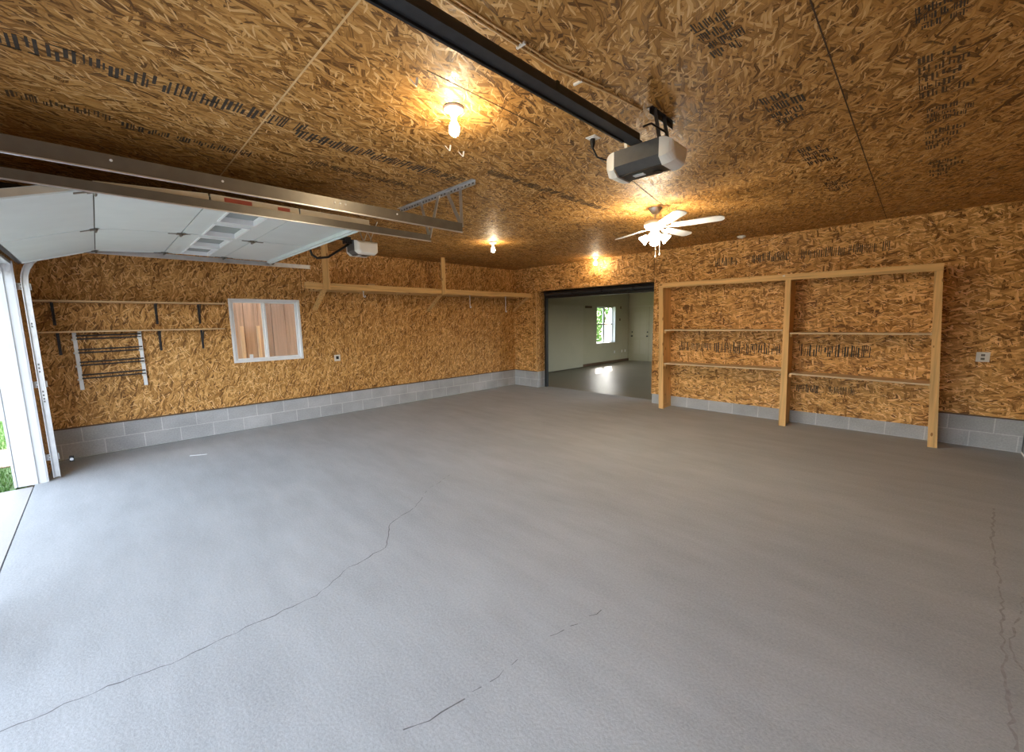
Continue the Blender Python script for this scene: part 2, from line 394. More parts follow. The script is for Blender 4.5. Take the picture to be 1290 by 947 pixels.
for (x, ya, yb, hh, s, mt) in ((4.56, -8.25, -7.30, .19, 1, 'ink'), (4.55, -7.24, -6.72, .18, 2, 'ink'), (4.44, -6.65, -5.2, .18, 3, 'ink'), (3.92, -8.2, -7.55, .12, 4, 'ink2'), (3.84, -7.5, -6.85, .13, 5, 'ink'), (4.0, -6.4, -5.5, .12, 6, 'ink2'), (4.80, -5.2, -3.3, .13, 7, 'ink2')):
    ink(ceil, M[mt], (x, ya, dz), (0, 1, 0), (1, 0, 0), (0, 0, -1), yb - ya, hh, s)
for (x, y, L_, s, mt, rows) in ((6.80, -5.75, .34, 11, 'ink', 3), (6.84, -4.82, .5, 12, 'ink', 3), (6.83, -3.75, .5, 13, 'ink', 3), (6.83, -2.6, .45, 17, 'ink2', 3), (7.52, -5.15, .22, 14, 'ink', 2), (7.52, -4.68, .6, 15, 'ink2', 4), (7.55, -3.9, .3, 16, 'ink2', 2), (7.54, -3.45, .5, 18, 'ink2', 3), (7.56, -2.6, .6, 19, 'ink2', 3)):
    ink(ceil, M[mt], (x, y + L_, dz), (1, 0, 0), (0, -1, 0), (0, 0, -1), .14, L_, s, 1.4, True, rows + 1)
for (x, z, L_, hh, s, mt) in ((4.38, 1.08, .5, .2, 21, 'ink'), (5.0, 1.07, 1.02, .22, 22, 'ink'), (6.27, 1.07, .46, .22, 23, 'ink'), (6.8, 1.08, .26, .2, 24, 'ink'), (6.27, .50, .3, .15, 25, 'ink'), (6.68, .52, .3, .13, 26, 'ink2'), (4.95, 2.56, .35, .16, 27, 'ink'), (5.5, 2.56, .45, .17, 28, 'ink'), (6.2, 2.55, .95, .16, 29, 'ink2')):
    ink(wb, M[mt], (x, .0002, z), (1, 0, 0), (0, 0, 1), (0, -1, 0), L_, hh, s, 1.0, s % 2 == 0)
# ------------------------------------------------------------------ cracks in the floor
fl = bpy.data.objects['floor']
def crack(pts, wd, seed, gap=0.0, mt='crack'):
    rnd = random.Random(seed); m = MB(); q = []
    for (a, b) in zip(pts, pts[1:]):
        a, b = V((*a, 0)), V((*b, 0)); n = max(2, int((b - a).length / .045)); d = (b - a); pn = V((-d.y, d.x, 0)).normalized()
        for i in range(n): q.append(a + d * (i / n) + pn * rnd.uniform(-.011, .011))
    q.append(V((*pts[-1], 0)))
    ws = [wd * rnd.uniform(.35, 1.2) for _ in q]
    for i in range(len(q) - 1):
        if rnd.random() < gap: continue
        d = (q[i + 1] - q[i]).normalized(); pn = V((-d.y, d.x, 0)); e = V((0, 0, .0006))
        vs = [m.bm.verts.new(p) for p in (q[i] - pn * ws[i] / 2 + e, q[i + 1] - pn * ws[i + 1] / 2 + e, q[i + 1] + pn * ws[i + 1] / 2 + e, q[i] + pn * ws[i] / 2 + e)]
        m.bm.faces.new(vs)
    return m.build('crack', M[mt], fl)
crack([(5.05, -8.35), (5.07, -7.98), (5.13, -7.61), (5.11, -7.33), (5.12, -6.95), (4.97, -6.68), (4.92, -6.38), (4.61, -6.17), (4.49, -5.88)], .006, 3, .01)
crack([(4.49, -5.88), (4.2, -5.5), (4.05, -5.1)], .004, 4, .35)
crack([(6.27, -7.02), (6.32, -6.92), (6.34, -6.75)], .006, 5)
crack([(6.34, -6.75), (6.38, -6.2), (6.5, -5.7)], .004, 6, .5)
crack([(8.02, -6.3), (8.06, -4.9), (8.12, -4.0), (8.13, -3.3), (8.2, -2.4)], .013, 8, .1, 'scuff')
crack([(8.2, -5.6), (8.1, -4.6), (8.28, -3.6)], .010, 9, .2, 'scuff')
# ------------------------------------------------------------------ left sliding window
def window_slider():
    f = MB(); y0, y1, z0, z1 = -6.28, -5.25, 1.087, 2.09; t = .034
    f.box((-.10, y0, z0), (.018, y0 + t, z1), .004); f.box((-.10, y1 - t, z0), (.018, y1, z1), .004)
    f.box((-.10, y0 + t, z0), (.018, y1 - t, z0 + t), .004); f.box((-.10, y0 + t, z1 - t), (.018, y1 - t, z1), .004)
    fr = struct(f.build('window_1', M['vinyl']), 'white sliding window in the left wall')
    def sash(a, b, x, name, pane, pm):
        s = MB(); q = .03
        s.box((x - .03, a, z0 + t), (x, a + q, z1 - t), .003); s.box((x - .03, b - q, z0 + t), (x, b, z1 - t), .003)
        s.box((x - .03, a + q, z0 + t), (x, b - q, z0 + t + q), .003); s.box((x - .03, a + q, z1 - t - q), (x, b - q, z1 - t), .003)
        o = s.build('window_sash', M['vinyl'], fr)
        Box((x - .018, a + q, z0 + t + q), (x - .014, b - q, z1 - t - q)).build(pane, M[pm], o)
    mid = -5.80
    sash(y0 + t, mid + .03, .0, 'l', 'pane', 'glass'); sash(mid - .02, y1 - t, -.045, 'r', 'pane', 'screen')
    Box((.0, -6.06, z0 + t + .012), (.02, -6.01, z0 + t + .09), .006).build('window_latch', M['vinyl'], fr)
    c = MB(); e = .075; x1 = .012
    y0b, y1b, z0b, z1b = y0 - .09, y1 + .085, z0 - .09, z1 + .09
    c.box((0, y0b, z0b), (x1, y0, z1b)); c.box((0, y1, z0b), (x1, y1b, z1b)); c.box((0, y0, z0b), (x1, y1, z0)); c.box((0, y0, z1), (x1, y1, z1b))
    struct(c.build('trim_3', M['osb_left']), 'strand board frame around the left window')
window_slider()
# ------------------------------------------------------------------ left overhead door, raised
TRZ = 2.545
def c_track(face):
    """C profile; face=+1: open side towards +u"""
    a = [(0, -.028), (.03, -.028), (.03, -.02), (.027, -.02), (.027, -.0255), (.0025, -.0255), (.0025, .0255), (.027, .0255), (.027, .02), (.03, .02), (.03, .028), (0, .028)]
    return [(face * u, v) for u, v in a]
def overhead_track(name, label, x, face, yend, vertical, yv0, loc):
    t = thing(name, label, 'door track', loc)
    fr = []
    R = .38; yv = yv0
    if vertical:
        for z in (.015, 1.1, TRZ - R): fr.append(((x, yv, z), (1, 0, 0), (0, 1, 0)))
        for k in range(1, 9):
            a = PI / 2 * k / 8
            fr.append(((x, yv + R * (1 - math.cos(a)), TRZ - R + R * math.sin(a)), (1, 0, 0), (0, math.cos(a), -math.sin(a))))
        fr[-1] = ((x, yv + R, TRZ), (1, 0, 0), (0, 0, -1))
    else: fr.append(((x, yv - .05 , TRZ), (1, 0, 0), (0, 0, -1)))
    fr.append(((x, yend, TRZ), (1, 0, 0), (0, 0, -1)))
    if not vertical:
        fr = [(o, u, (0, 0, -1)) for o, u, _ in fr]
    MB().sweep(c_track(face), fr).build('track', M['galv'], t)
    return t
lt = overhead_track('door_track', 'galvanised track of the raised garage door, curving up beside the left wall', .86, 1, -5.33, True, -8.24, (.86, -8.24, 0))
# brackets to the jamb
for z in (.25, 1.07, 2.12):
    b = MB(); b.box((.845, -8.31, z - .035), (.86, -8.2, z + .035)); b.box((.78, -8.312, z - .035), (.86, -8.305, z + .035))
    o = b.build('track_bracket', M['galv'], lt)
    for dzz in (-.018, .018): MB().lathe([(0, 0), (.008, 0), (.008, .006), (0, .006)], (.861, -8.27, z + dzz), 8, Matrix.Rotation(PI / 2, 3, 'Y')).build('bolt', M['darkgrey'], o)
for z in (1.28, 1.24, 1.2, .98, .94, .9, .87, 1.72, 1.69): Box((.8625, -8.246, z), (.8632, -8.234, z + .018)).build('slot', M['darkgrey'], lt)
rt = overhead_track('door_track', 'galvanised track along the near edge of the raised garage door', 3.945, -1, -5.20, True, -8.45, (3.945, -8.45, 0))
b = MB(); b.box((3.9453, -8.05, TRZ - .03), (3.948, -5.2, TRZ + .03)); b.build('stiffener', M['galv2'], rt)
b = MB(); b.box((3.935, -8.05, TRZ - .037), (3.956, -5.2, TRZ - .0305)); b.build('bottom_lip', M['galv'], rt)
ut = overhead_track('door_track', 'longest galvanised track, hanging alone between the raised door and the ceiling bulb', 4.50, -1, -5.22, True, -8.45, (4.50, -8.45, 0))
b = MB(); b.box((4.5003, -8.05, TRZ - .03), (4.503, -5.22, TRZ + .05)); b.build('stiffener', M['galv2'], ut)
b = MB(); b.box((4.49, -8.05, TRZ - .037), (4.511, -5.22, TRZ - .0305)); b.build('bottom_lip', M['galv'], ut)
for y in (-7.6, -7.1, -6.41, -6.37, -6.33, -5.9): MB().lathe([(0, 0), (.007, 0), (.007, .004), (0, .004)], (4.503, y, TRZ + .02), 8, Matrix.Rotation(PI / 2, 3, 'Y')).build('bolt', M['vinyl'], ut)
# ceiling hanger for the tracks
hg = thing('track_hanger', 'perforated steel angle screwed to the ceiling carrying the garage door tracks', 'hanger', (4.0, -5.16, H))
b = MB(); b.box((3.28, -5.185, H - .004), (4.62, -5.145, H)); b.box((3.28, -5.149, H - .045), (4.62, -5.145, H)); b.build('angle', M['galv'], hg)
for k in range(24): Box((3.31 + k * .055, -5.150, H - .032), (3.335 + k * .055, -5.1445, H - .018)).build('slot', M['darkgrey'], hg)
for a, c in (((3.72, -5.152, H - .02), (3.90, -5.19, 2.585)), ((4.04, -5.152, H - .02), (3.93, -5.2, 2.55)), ((4.19, -5.152, H - .02), (4.47, -5.21, 2.59)), ((4.40, -5.152, H - .02), (4.49, -5.215, 2.56))):
    MB().bar(a, c, .042, .005, up=(0, 1, 0)).build('strut', M['galv'], hg)
# the door itself: four sections hinged together
DX0, DX1 = .93, 3.90
dr = thing('overhead_door', 'raised white sectional garage door hanging under the ceiling at the left', 'garage door', (2.4, -7.0, 2.56))
th = .05
joints = [(-8.235, 2.352), (-7.672, 2.540), (-7.068, 2.580), (-6.455, 2.580), (-5.84, 2.580)]
for i in range(4):
    (ya, za), (yb, zb) = joints[i], joints[i + 1]
    d = V((0, yb - ya, zb - za)); ln = d.length; d.normalize(); nrm = V((0, -d.z, d.y))
    a = V((0, ya, za)) + d * .004; b_ = V((0, yb, zb)) - d * .004
    m = MB()
    def slab(x0, x1, s0, s1, h0=0.0, h1=th, mm=None):
        mm = mm or m
        p = [a + d * s0 + nrm * h0, a + d * s1 + nrm * h0, a + d * s1 + nrm * h1, a + d * s0 + nrm * h1]
        mm.prism([q + V((x0, 0, 0)) for q in p], (x1 - x0, 0, 0))
    LL = ln - .008
    if i != 2: slab(DX0, DX1, 0, LL)
    else:
        slab(DX0, DX1, 0, .15); slab(DX0, DX1, .44, LL)
        pw = (DX1 - DX0) / 4; xs = [DX0 + pw * k for k in range(5)]
        for k in range(5):
            x = xs[k]; slab(max(DX0, x - .075), min(DX1, x + .075), .15, .44)
    sec = m.build('door_section', M['white_steel'], dr)
    # folded edge seen above the near track
    m = MB(); slab(DX1, DX1 + .004, .004, LL - .004, .004, th - .004); m.build('side_edge', M['edge_steel'], sec)
    # inner stiles: flat raised bands at both ends and in the middle
    m = MB()
    for x0, x1 in ((DX0 + .004, DX0 + .07), (DX1 - .07, DX1 - .004), ((DX0 + DX1) / 2 - .04, (DX0 + DX1) / 2 + .04)):
        if i == 2: slab(x0, x1, .0, .14, -.004, 0, m); slab(x0, x1, .45, LL, -.004, 0, m)
        else: slab(x0, x1, 0, LL, -.004, 0, m)
    m.build('stile', M['white_steel'], sec)
    if i == 2:
        for k in range(4):
            x0, x1 = xs[k] + .075, xs[k + 1] - .075
            m = MB(); slab(x0, x1, .15, .165, -.008, th); slab(x0, x1, .425, .44, -.008, th); slab(x0, x0 + .015, .165, .425, -.008, th); slab(x1 - .015, x1, .165, .425, -.008, th)
            wf = m.build('window_frame', M['vinyl'], sec)
            m = MB(); slab(x0 + .015, x1 - .015, .165, .425, th - .012, th - .007); pn = m.build('pane', M['frosted'], sec)
    if i == 3:
        m = MB(); slab(DX0, DX1, LL - .09, LL - .06, -.03, 0); slab(DX0, DX1, LL - .062, LL - .058, -.045, 0); m.build('top_strut', M['white_steel'], sec)
    if i == 0:
        m = MB(); slab(DX0, DX1, -.03, .005, .0, .06); m.build('bottom_seal', M['black'], sec)
    # hinges on the joint at the end of this section
    if i < 3:
        for x in (DX0 + .035, (DX0 + DX1) / 2, DX1 - .035):
            c = V((x, yb, zb)) - nrm * .006
            h = MB(); h.bar(c - d * .10, c + d * .10, .03, .006, up=nrm); h.bar(c - d * .035, c + d * .035, .08, .008, up=nrm)
            h.tube([c - nrm * .012 - V((.045, 0, 0)), c - nrm * .012 + V((.045, 0, 0))], .011, 8)
            if x > DX1 - .1: h.tube([c - nrm * .012, c - nrm * .012 + V((.07, 0, 0))], .006, 8)
            if x < DX0 + .1: h.tube([c - nrm * .012, c - nrm * .012 - V((.07, 0, 0))], .006, 8)
            h.build('hinge', M['galv2'], sec)
        g = MB(); g.box((DX0 + .01, yb - .005, zb + .012), (DX1 - .01, yb + .005, zb + .03)); g.build('joint_gap', M['black'], sec)
# red maker label and black gaps on the near edge
m = MB(); m.box((3.9045, -6.98, 2.588), (3.9055, -6.80, 2.618)); m.build('edge_label', M['red'], dr)
m = MB(); m.box((3.9045, -6.62, 2.588), (3.9055, -6.53, 2.615)); m.build('edge_label', M['red'], dr)
# top rollers
for x, s in ((DX0 + .05, -1), (DX1 - .05, 1)):
    h = MB(); h.bar((x, -5.92, 2.572), (x, -5.80, 2.572), .07, .006); h.bar((x, -5.86, 2.56), (x + s * .06, -5.86, 2.555), .012, .012)
    h.lathe([(0, -.012), (.02, -.012), (.022, 0), (.02, .012), (0, .012)], (x + s * .065, -5.86, 2.555), 14, Matrix.Rotation(PI / 2, 3, 'Y'))
    h.build('top_roller', M['galv2'], dr)
# white jamb of the opening (frame)
w = MB(); w.box((LX0 - .03, -8.525, 0), (LX0, YF, LZ)); w.box((LX1 + .27, -8.62, 0), (LX1 + .30, -8.525, LZ - .001)); w.box((LX0, -8.525, LZ - .03), (LX1, YF, LZ))
w.box((LX0 - .03, YF, 0), (LX0 - .005, YF + .012, LZ)); w.box((LX0 - .12, -8.545, 0), (LX0 - .0, -8.52, LZ + .1)); w.box((LX0, -8.545, LZ), (LX1, -8.52, LZ + .1)); w.box((LX1 + .28, -8.645, 0), (LX1 + .36, -8.632, LZ + .1))
struct(w.build('door_1', M['paint']), 'white painted frame of the open garage doorway')
w = MB(); w.box((LX0, -8.42, 0), (LX0 + .012, -8.375, LZ - .03)); struct(w.build('trim_4', M['paint']), 'white stop strip on the garage doorway jamb')
w = MB(); w.box((LX0 + .001, -8.44, LZ - .10), (LX1, -8.425, LZ - .03)); struct(w.build('trim_5', M['black']), 'black rubber weather strip under the doorway head')
# ------------------------------------------------------------------ garage door openers
def opener(name, label, cx, yf, z0, z1, w_, ln, rail_y, rail_z, rail=True):
    t = thing(name, label, 'garage door opener', (cx, yf + ln / 2, z0))
    x0, x1 = cx - w_ / 2, cx + w_ / 2; cap = .075; ym = yf + ln
    # dark centre body, its underside sloping up towards the rail end
    prof = [(0, z0 + .05), (.06, z0 + .012), (ln - .06, z0 + .012), (ln, z0 + .05), (ln, z1), (0, z1)]
    MB().prism([(x0 + cap, yf + a, z) for a, z in prof], (w_ - 2 * cap, 0, 0)).build('housing', M['darkgrey'], t)
    MB().prism([(x0 + cap + .004, yf + a, z) for a, z in ((.058, z0 + .012), (ln - .058, z0 + .012), (ln - .058, z0 + .006), (.058, z0 + .006))], (w_ - 2 * cap - .008, 0, 0)).build('bottom_panel', M['black'], t)
    b = MB(); b.box((cx - .07, yf + .10, z0 + .002), (cx + .0, yf + .135, z0 + .0058)); b.build('label', M['vinyl'], t)
    b = MB(); b.lathe([(0, 0), (.03, 0), (.03, .006), (0, .006)], (cx + .07, yf + .15, z0), 16); b.build('learn_button', M['black'], t)
    # rounded milky lens at each end
    for s in (-1, 1):
        xe = x0 if s < 0 else x1; xi = xe - s * cap
        sec = []
        for k in range(7):
            a = PI / 2 * k / 6
            ins = .045 * (1 - math.cos(a)); xx = xi + s * cap * math.sin(a)
            sec.append((xx, ins))
        m = MB()
        rings = []
        for xx, ins in sec:
            p = [(ins, z0 + .035 + ins), (.045 + ins * .5, z0 + ins * .6), (ln - .045 - ins * .5, z0 + ins * .6), (ln - ins, z0 + .035 + ins), (ln - ins, z1 - ins), (ins, z1 - ins)]
            rings.append([m.bm.verts.new((xx, yf + a, z)) for a, z in p])
        for a, c in zip(rings, rings[1:]):
            for k in range(6): m.bm.faces.new((a[k], a[(k + 1) % 6], c[(k + 1) % 6], c[k]))
        m.bm.faces.new(rings[0][::-1]); m.bm.faces.new(rings[-1])
        m.build('light_lens', M['lens'], t, smooth=False)
    if rail:
        m = MB(); y0, y1 = rail_y; w2 = .027
        m.box((cx - w2, y0, rail_z - .024), (cx + w2, y1, rail_z + .024), .012); m.box((cx - .038, y0, rail_z - .030), (cx + .038, y1, rail_z - .023)); 
        r = m.build('rail', M['charcoal'], t)
        m = MB()
        m.box((cx - .038, y0, rail_z - .040), (cx - .026, y1 - .1, rail_z - .031))
        m.build('drive_belt', M['black'], r)
        for yy in (y0 + 1.2, y0 + 2.1): Box((cx - .029, yy, rail_z - .022), (cx + .029, yy + .02, rail_z + .026)).build('rail_joint', M['black'], r)
    return t
op = opener('garage_door_opener', 'large dark grey ceiling opener with milky ends and a long black rail', 6.36, -5.38, 2.56, 2.70, .44, .24, (-8.25, -5.37), 2.735)
b = MB(); b.bar((6.36, -5.22, H - .012), (6.36, -4.90, H - .012), .04, .004); b.bar((6.36, -5.22, H - .03), (6.36, -4.90, H - .03), .004, .036)
b.build('ceiling_angle', M['charcoal'], op)
b = MB()
for yy in (-5.17, -5.05): b.bar((6.38, yy - .02, H - .02), (6.46, yy - .1, 2.70), .022, .004, up=(0, 1, 0))
b.build('hanger_strap', M['charcoal'], op)
b = MB(); b.bar((6.20, -5.2, 2.70), (6.20, -5.22, 2.80), .02, .004, up=(0, 1, 0)); b.build('rail_strap', M['cream'], op)
MB().tube([(6.4, -5.37, 2.79), (6.43, -5.33, 2.81), (6.48, -5.25, 2.77), (6.5, -5.2, 2.70)], .006, 8).build('wire', M['black'], op)
op2 = opener('garage_door_opener', 'small white ended ceiling opener beyond the raised garage door', 2.40, -5.36, 2.545, 2.715, .36, .30, (-5.8, -5.34), 2.73, False)
b = MB(); b.bar((2.40, -8.2, 2.80), (2.40, -5.36, 2.735), .05, .05); b.build('rail', M['black'], op2)
b = MB(); b.tube([(2.40, -5.86, 2.565), (2.40, -5.84, 2.50), (2.40, -5.78, 2.465), (2.40, -5.65, 2.49), (2.40, -5.40, 2.66), (2.40, -5.36, 2.70)], .014, 8); b.obox((2.40, -5.39, 2.70), (.10, .10, .05)); b.build('door_arm', M['black'], op2)
for x in (2.30, 2.5):
    b = MB(); b.bar((x, -5.22, H), (x + .04, -5.14, 2.71), .02, .004, up=(0, 1, 0)); b.bar((x + .04, -5.05, H), (x - .02, -5.14, 2.71), .02, .004, up=(0, 1, 0)); b.build('hanger_strap', M['galv'], op2)
# ceiling outlet with plug and cord by the big opener
ot = thing('ceiling_outlet', 'white ceiling outlet plate beside the large opener', 'outlet', (5.86, -5.09, H))
Box((5.825, -5.13, H - .006), (5.905, -5.05, H), .002).build('plate', M['plastic'], ot)
Box((5.84, -5.11, H - .009), (5.88, -5.07, H - .006)).build('receptacle', M['vinyl'], ot)
cd = thing('power_cord', 'black plugged power cord running from ceiling outlet to large opener', 'cord', (5.86, -5.09, H - .01))
b = MB(); b.lathe([(0, -.06), (.010, -.06), (.018, -.03), (.018, 0), (0, 0)], (5.86, -5.09, H - .0095), 10); b.build('plug', M['black'], cd, True)
MB().tube([(5.86, -5.09, H - .068), (5.88, -5.06, H - .13), (5.95, -4.98, H - .16), (6.05, -5.0, H - .15), (6.12, -5.12, H - .20), (6.15, -5.2, 2.73)], .006, 8).build('cord', M['black'], cd, True)
# tan wire stapled along the ceiling near the rail
m = MB(); m.tube([(6.19, -8.2, H - .005), (6.19, -6.43, H - .005), (6.2, -5.93, H - .005), (6.27, -5.5, H - .004), (6.30, -5.2, H - .004)], .0055, 8); m.tube([(6.225, -8.2, H - .005), (6.215, -6.43, H - .005), (6.225, -5.95, H - .005), (6.28, -5.6, H - .004)], .004, 8)
cw = tag(m.build('ceiling_wire', M['seam'], None, True), 'pair of tan wires stapled to the ceiling right of the black rail', 'wire')
for yy in (-6.2, -5.75): Box((6.18, yy, H - .012), (6.235, yy + .012, H - .0005)).build('staple', M['plastic'], cw)
m = MB(); m.tube([(5.72, -4.95, H - .003), (5.62, -4.4, H - .003), (5.58, -4.0, H - .003), (5.47, -3.4, H - .003), (5.40, -2.99, H - .003)], .004, 6)
tag(m.build('fan_wire', M['brown'], None, True), 'thin dark wire on the ceiling leading to the fan', 'wire')
for k, (x, y, lb) in enumerate(((5.62, -6.42, 'white plastic clip on the ceiling left of the largest bulb'), (5.05, -5.78, 'pale plastic clip on the ceiling below the largest bulb, nearer to it'), (5.03, -5.64, 'pale plastic clip on the ceiling below the largest bulb, farther from it'))):
    t = thing('cable_clip', lb, 'clip', (x, y, H), 'cable clips near the bulb')
    MB().bar((x - .02, y, H + .002), (x + .005, y + .02, H - .035), .012, .004).build('prong', M['plastic'], t)
    MB().bar((x + .02, y + .02, H + .002), (x + .008, y + .02, H - .035), .012, .004).build('prong', M['plastic'], t)
# ------------------------------------------------------------------ bulbs
def bulb_lamp(x, y, label, bm_, sc=1.0):
    t = thing('bulb_light', label, 'light', (x, y, H), 'bare bulb ceiling lights')
    c = (x, y, H)
    MB().lathe([(0, -.052), (.021, -.052), (.024, -.046), (.03, -.03), (.058, -.016), (.062, -.006), (.062, 0)], c, 32).build('base', M['ceramic'], t, True)
    MB().lathe([(.0622, -.004), (.0645, -.004), (.0645, 0), (.0622, 0)], c, 32).build('rim', M['charcoal'], t)
    MB().lathe([(.015, -.076), (.019, -.07), (.019, -.05), (0, -.05)], c, 20).build('socket', M['cream'], t, True)
    MB().lathe([(0, -.165), (.012, -.163), (.024, -.154), (.031, -.139), (.033, -.124), (.030, -.108), (.022, -.09), (.015, -.076), (.0, -.076)], c, 24).build('bulb', bm_, t, True)
bulb_lamp(5.52, -6.07, 'largest bare glowing bulb on a white base, nearest on the ceiling', M['bulb'])
bulb_lamp(2.475, -2.975, 'bare glowing bulb in the middle of the ceiling, beyond the door tracks', M['bulb_far'])
bulb_lamp(2.62, -.20, 'farthest bare glowing bulb, above the dark back opening', M['bulb_far'])
# smoke detector
sd = thing('smoke_detector', 'small white smoke detector on the ceiling above the pine shelving', 'smoke detector', (5.43, -.28, H))
MB().lathe([(0, -.036), (.03, -.036), (.036, -.03), (.058, -.022), (.062, -.012), (.062, 0)], (5.43, -.28, H), 28).build('body', M['plastic'], sd, True)
MB().lathe([(0, -.041), (.008, -.041), (.01, -.0362), (0, -.0362)], (5.45, -.29, H), 12).build('button', M['vinyl'], sd, True)
# ------------------------------------------------------------------ ceiling fan
FX, FY = 5.28, -2.94
fan = thing('ceiling_fan', 'cream four blade ceiling fan with glowing glass shades and pull chains', 'ceiling fan', (FX, FY, H))
MB().lathe([(.012, -.075), (.03, -.07), (.062, -.035), (.075, -.008), (.075, 0)], (FX, FY, H), 28).build('canopy', M['galv'], fan, True)
MB().tube([(FX, FY, H - .07), (FX, FY, 2.84)], .012, 12).build('downrod', M['cream'], fan, True)
MB().lathe([(0, 2.725), (.06, 2.725), (.085, 2.735), (.115, 2.755), (.125, 2.785), (.115, 2.815), (.07, 2.838), (.02, 2.85), (0, 2.85)], (FX, FY, 0), 32).build('motor_housing', M['cream'], fan, True)
for ang in (9, 82, 156, 317):
    a = math.radians(ang); d = V((math.cos(a), math.sin(a), 0)); n = V((-d.y, d.x, 0)); tilt = math.radians(-12)
    across = n * math.cos(tilt) + V((0, 0, 1)) * math.sin(tilt); up = d.cross(across)
    c0 = V((FX, FY, 2.748))
    outline = [(.20, .045), (.24, .058), (.45, .066), (.66, .068), (.70, .064), (.73, .05), (.745, .025), (.745, -.025), (.73, -.05), (.70, -.064), (.66, -.068), (.45, -.066), (.24, -.058), (.20, -.045)]
    m = MB(); m.prism([c0 + d * r + across * w2 for r, w2 in outline], up * .008)
    bl = m.build('blade', M['vinyl'], fan)
    m = MB(); m.prism([c0 - up * .004 + d * r + across * w2 for r, w2 in ((.08, .014), (.18, .014), (.22, .04), (.27, .03), (.29, 0), (.27, -.03), (.22, -.04), (.18, -.014), (.08, -.014))], up * .0035)
    m.build('blade_arm', M['cream'], bl)
MB().lathe([(0, 2.655), (.03, 2.655), (.045, 2.67), (.05, 2.70), (.045, 2.72), (0, 2.724)], (FX, FY, 0), 24).build('light_hub', M['cream'], fan, True)
for k in range(4):
    a = math.radians(25 + 90 * k); d = V((math.cos(a), math.sin(a), 0))
    ax = (d * .75 + V((0, 0, -.66))).normalized(); zz = ax; xx = zz.orthogonal().normalized(); yy = zz.cross(xx); R = Matrix((xx, yy, zz)).transposed()
    c0 = V((FX, FY, 2.685)) + d * .045
    MB().tube([c0, c0 + ax * .05], .012, 10).build('lamp_arm', M['cream'], fan, True)
    MB().lathe([(0, .045), (.02, .046), (.032, .06), (.042, .085), (.05, .11), (.058, .13), (.0, .128)], c0, 22, R).build('lamp_shade', M['shade'], fan, True)
for x, y, z in ((FX + .03, FY - .03, 2.43), (FX + .065, FY + .0, 2.455)):
    ch = MB().tube([(x, y, 2.66), (x, y, z)], .0025, 6).build('pull_chain', M['cream'], fan)
    MB().lathe([(0, -.03), (.006, -.03), (.008, -.015), (.004, 0), (0, 0)], (x, y, z), 12).build('chain_knob', M['vinyl'], ch, True)
# ------------------------------------------------------------------ bracketed wall shelves
def wall_shelf(label, y0, y1, zt, brs, depth=.27):
    t = thing('wall_shelf', label, 'shelf', (0, (y0 + y1) / 2, zt), 'bracketed shelves left of the window')
    Box((.001, y0, zt - .02), (depth, y1, zt), .002).build('board', M['board'], t)
    for yb in brs:
        b = MB(); b.box((.001, yb - .014, zt - .30), (.006, yb + .014, zt - .021)); b.box((.001, yb - .014, zt - .026), (.22, yb + .014, zt - .021))
        b.bar((.006, yb, zt - .26), (.19, yb, zt - .03), .006, .012, up=(0, 1, 0))
        b.build('bracket', M['charcoal'], t)
wall_shelf('upper of the two wooden bracket shelves left of the window', -8.28, -6.36, 2.012, (-8.115, -7.14, -6.655))
wall_shelf('lower of the two wooden bracket shelves, above the wire rack', -8.28, -6.40, 1.640, (-8.105, -7.135, -6.65))
# rod rack on the wall
rk = thing('rod_rack', 'wall rack of dark rods between two white uprights under the shelves', 'rack', (.03, -7.65, .88))
for y, z0 in ((-7.963, .885), (-7.346, .875)):
    u = MB().box((.0, y - .019, z0), (.05, y + .019, 1.616), .003).build('upright', M['vinyl'], rk)
    for z in (1.53, 1.36, 1.19, 1.02):
        Box((.05, y - .03, z - .012), (.075, y + .012, z + .012), .003).build('clip', M['plastic'], u)
for z in (1.585, 1.545, 1.41, 1.37, 1.25, 1.21, 1.085, 1.04):
    MB().tube([(.058, -7.95, z - .01), (.058, -7.335, z)], .009, 8).build('rod', M['charcoal'], rk, True)
# photo eye at the foot of the left track
pe = thing('door_sensor', 'small black safety sensor on an arm beside the left door track', 'sensor', (.70, -8.115, .16))
MB().bar((.80, -8.24, .17), (.745, -8.13, .165), .03, .006).build('arm', M['galv2'], pe)
Box((.70, -8.135, .135), (.765, -8.095, .20), .008).build('sensor_head', M['black'], pe)
MB().lathe([(0, 0), (.016, 0), (.016, .008), (0, .008)], (.765, -8.115, .168), 12, Matrix.Rotation(PI / 2, 3, 'Y')).build('lens', M['galv'], pe)
MB().bar((.855, -8.275, .17), (.80, -8.24, .17), .03, .004).build('arm', M['galv2'], pe)
# ------------------------------------------------------------------ outlets
o1 = thing('wall_outlet', 'small white outlet with a dark socket on the left wall, right of the window', 'outlet', (0, -4.665, 1.05))
Box((0, -4.72, .995), (.006, -4.61, 1.11), .002).build('plate', M['plastic'], o1)
Box((.006, -4.69, 1.03), (.012, -4.64, 1.085), .004).build('socket', M['black'], o1)
o2 = thing('wall_outlet', 'white duplex outlet plate right of the pine shelving', 'outlet', (8.176, 0, 1.145))
Box((8.12, -.006, 1.085), (8.235, 0, 1.205), .002).build('plate', M['plastic'], o2)
for z in (1.168, 1.122): Box((8.16, -.009, z - .014), (8.194, -.006, z + .014), .003).build('socket', M['galv2'], o2)
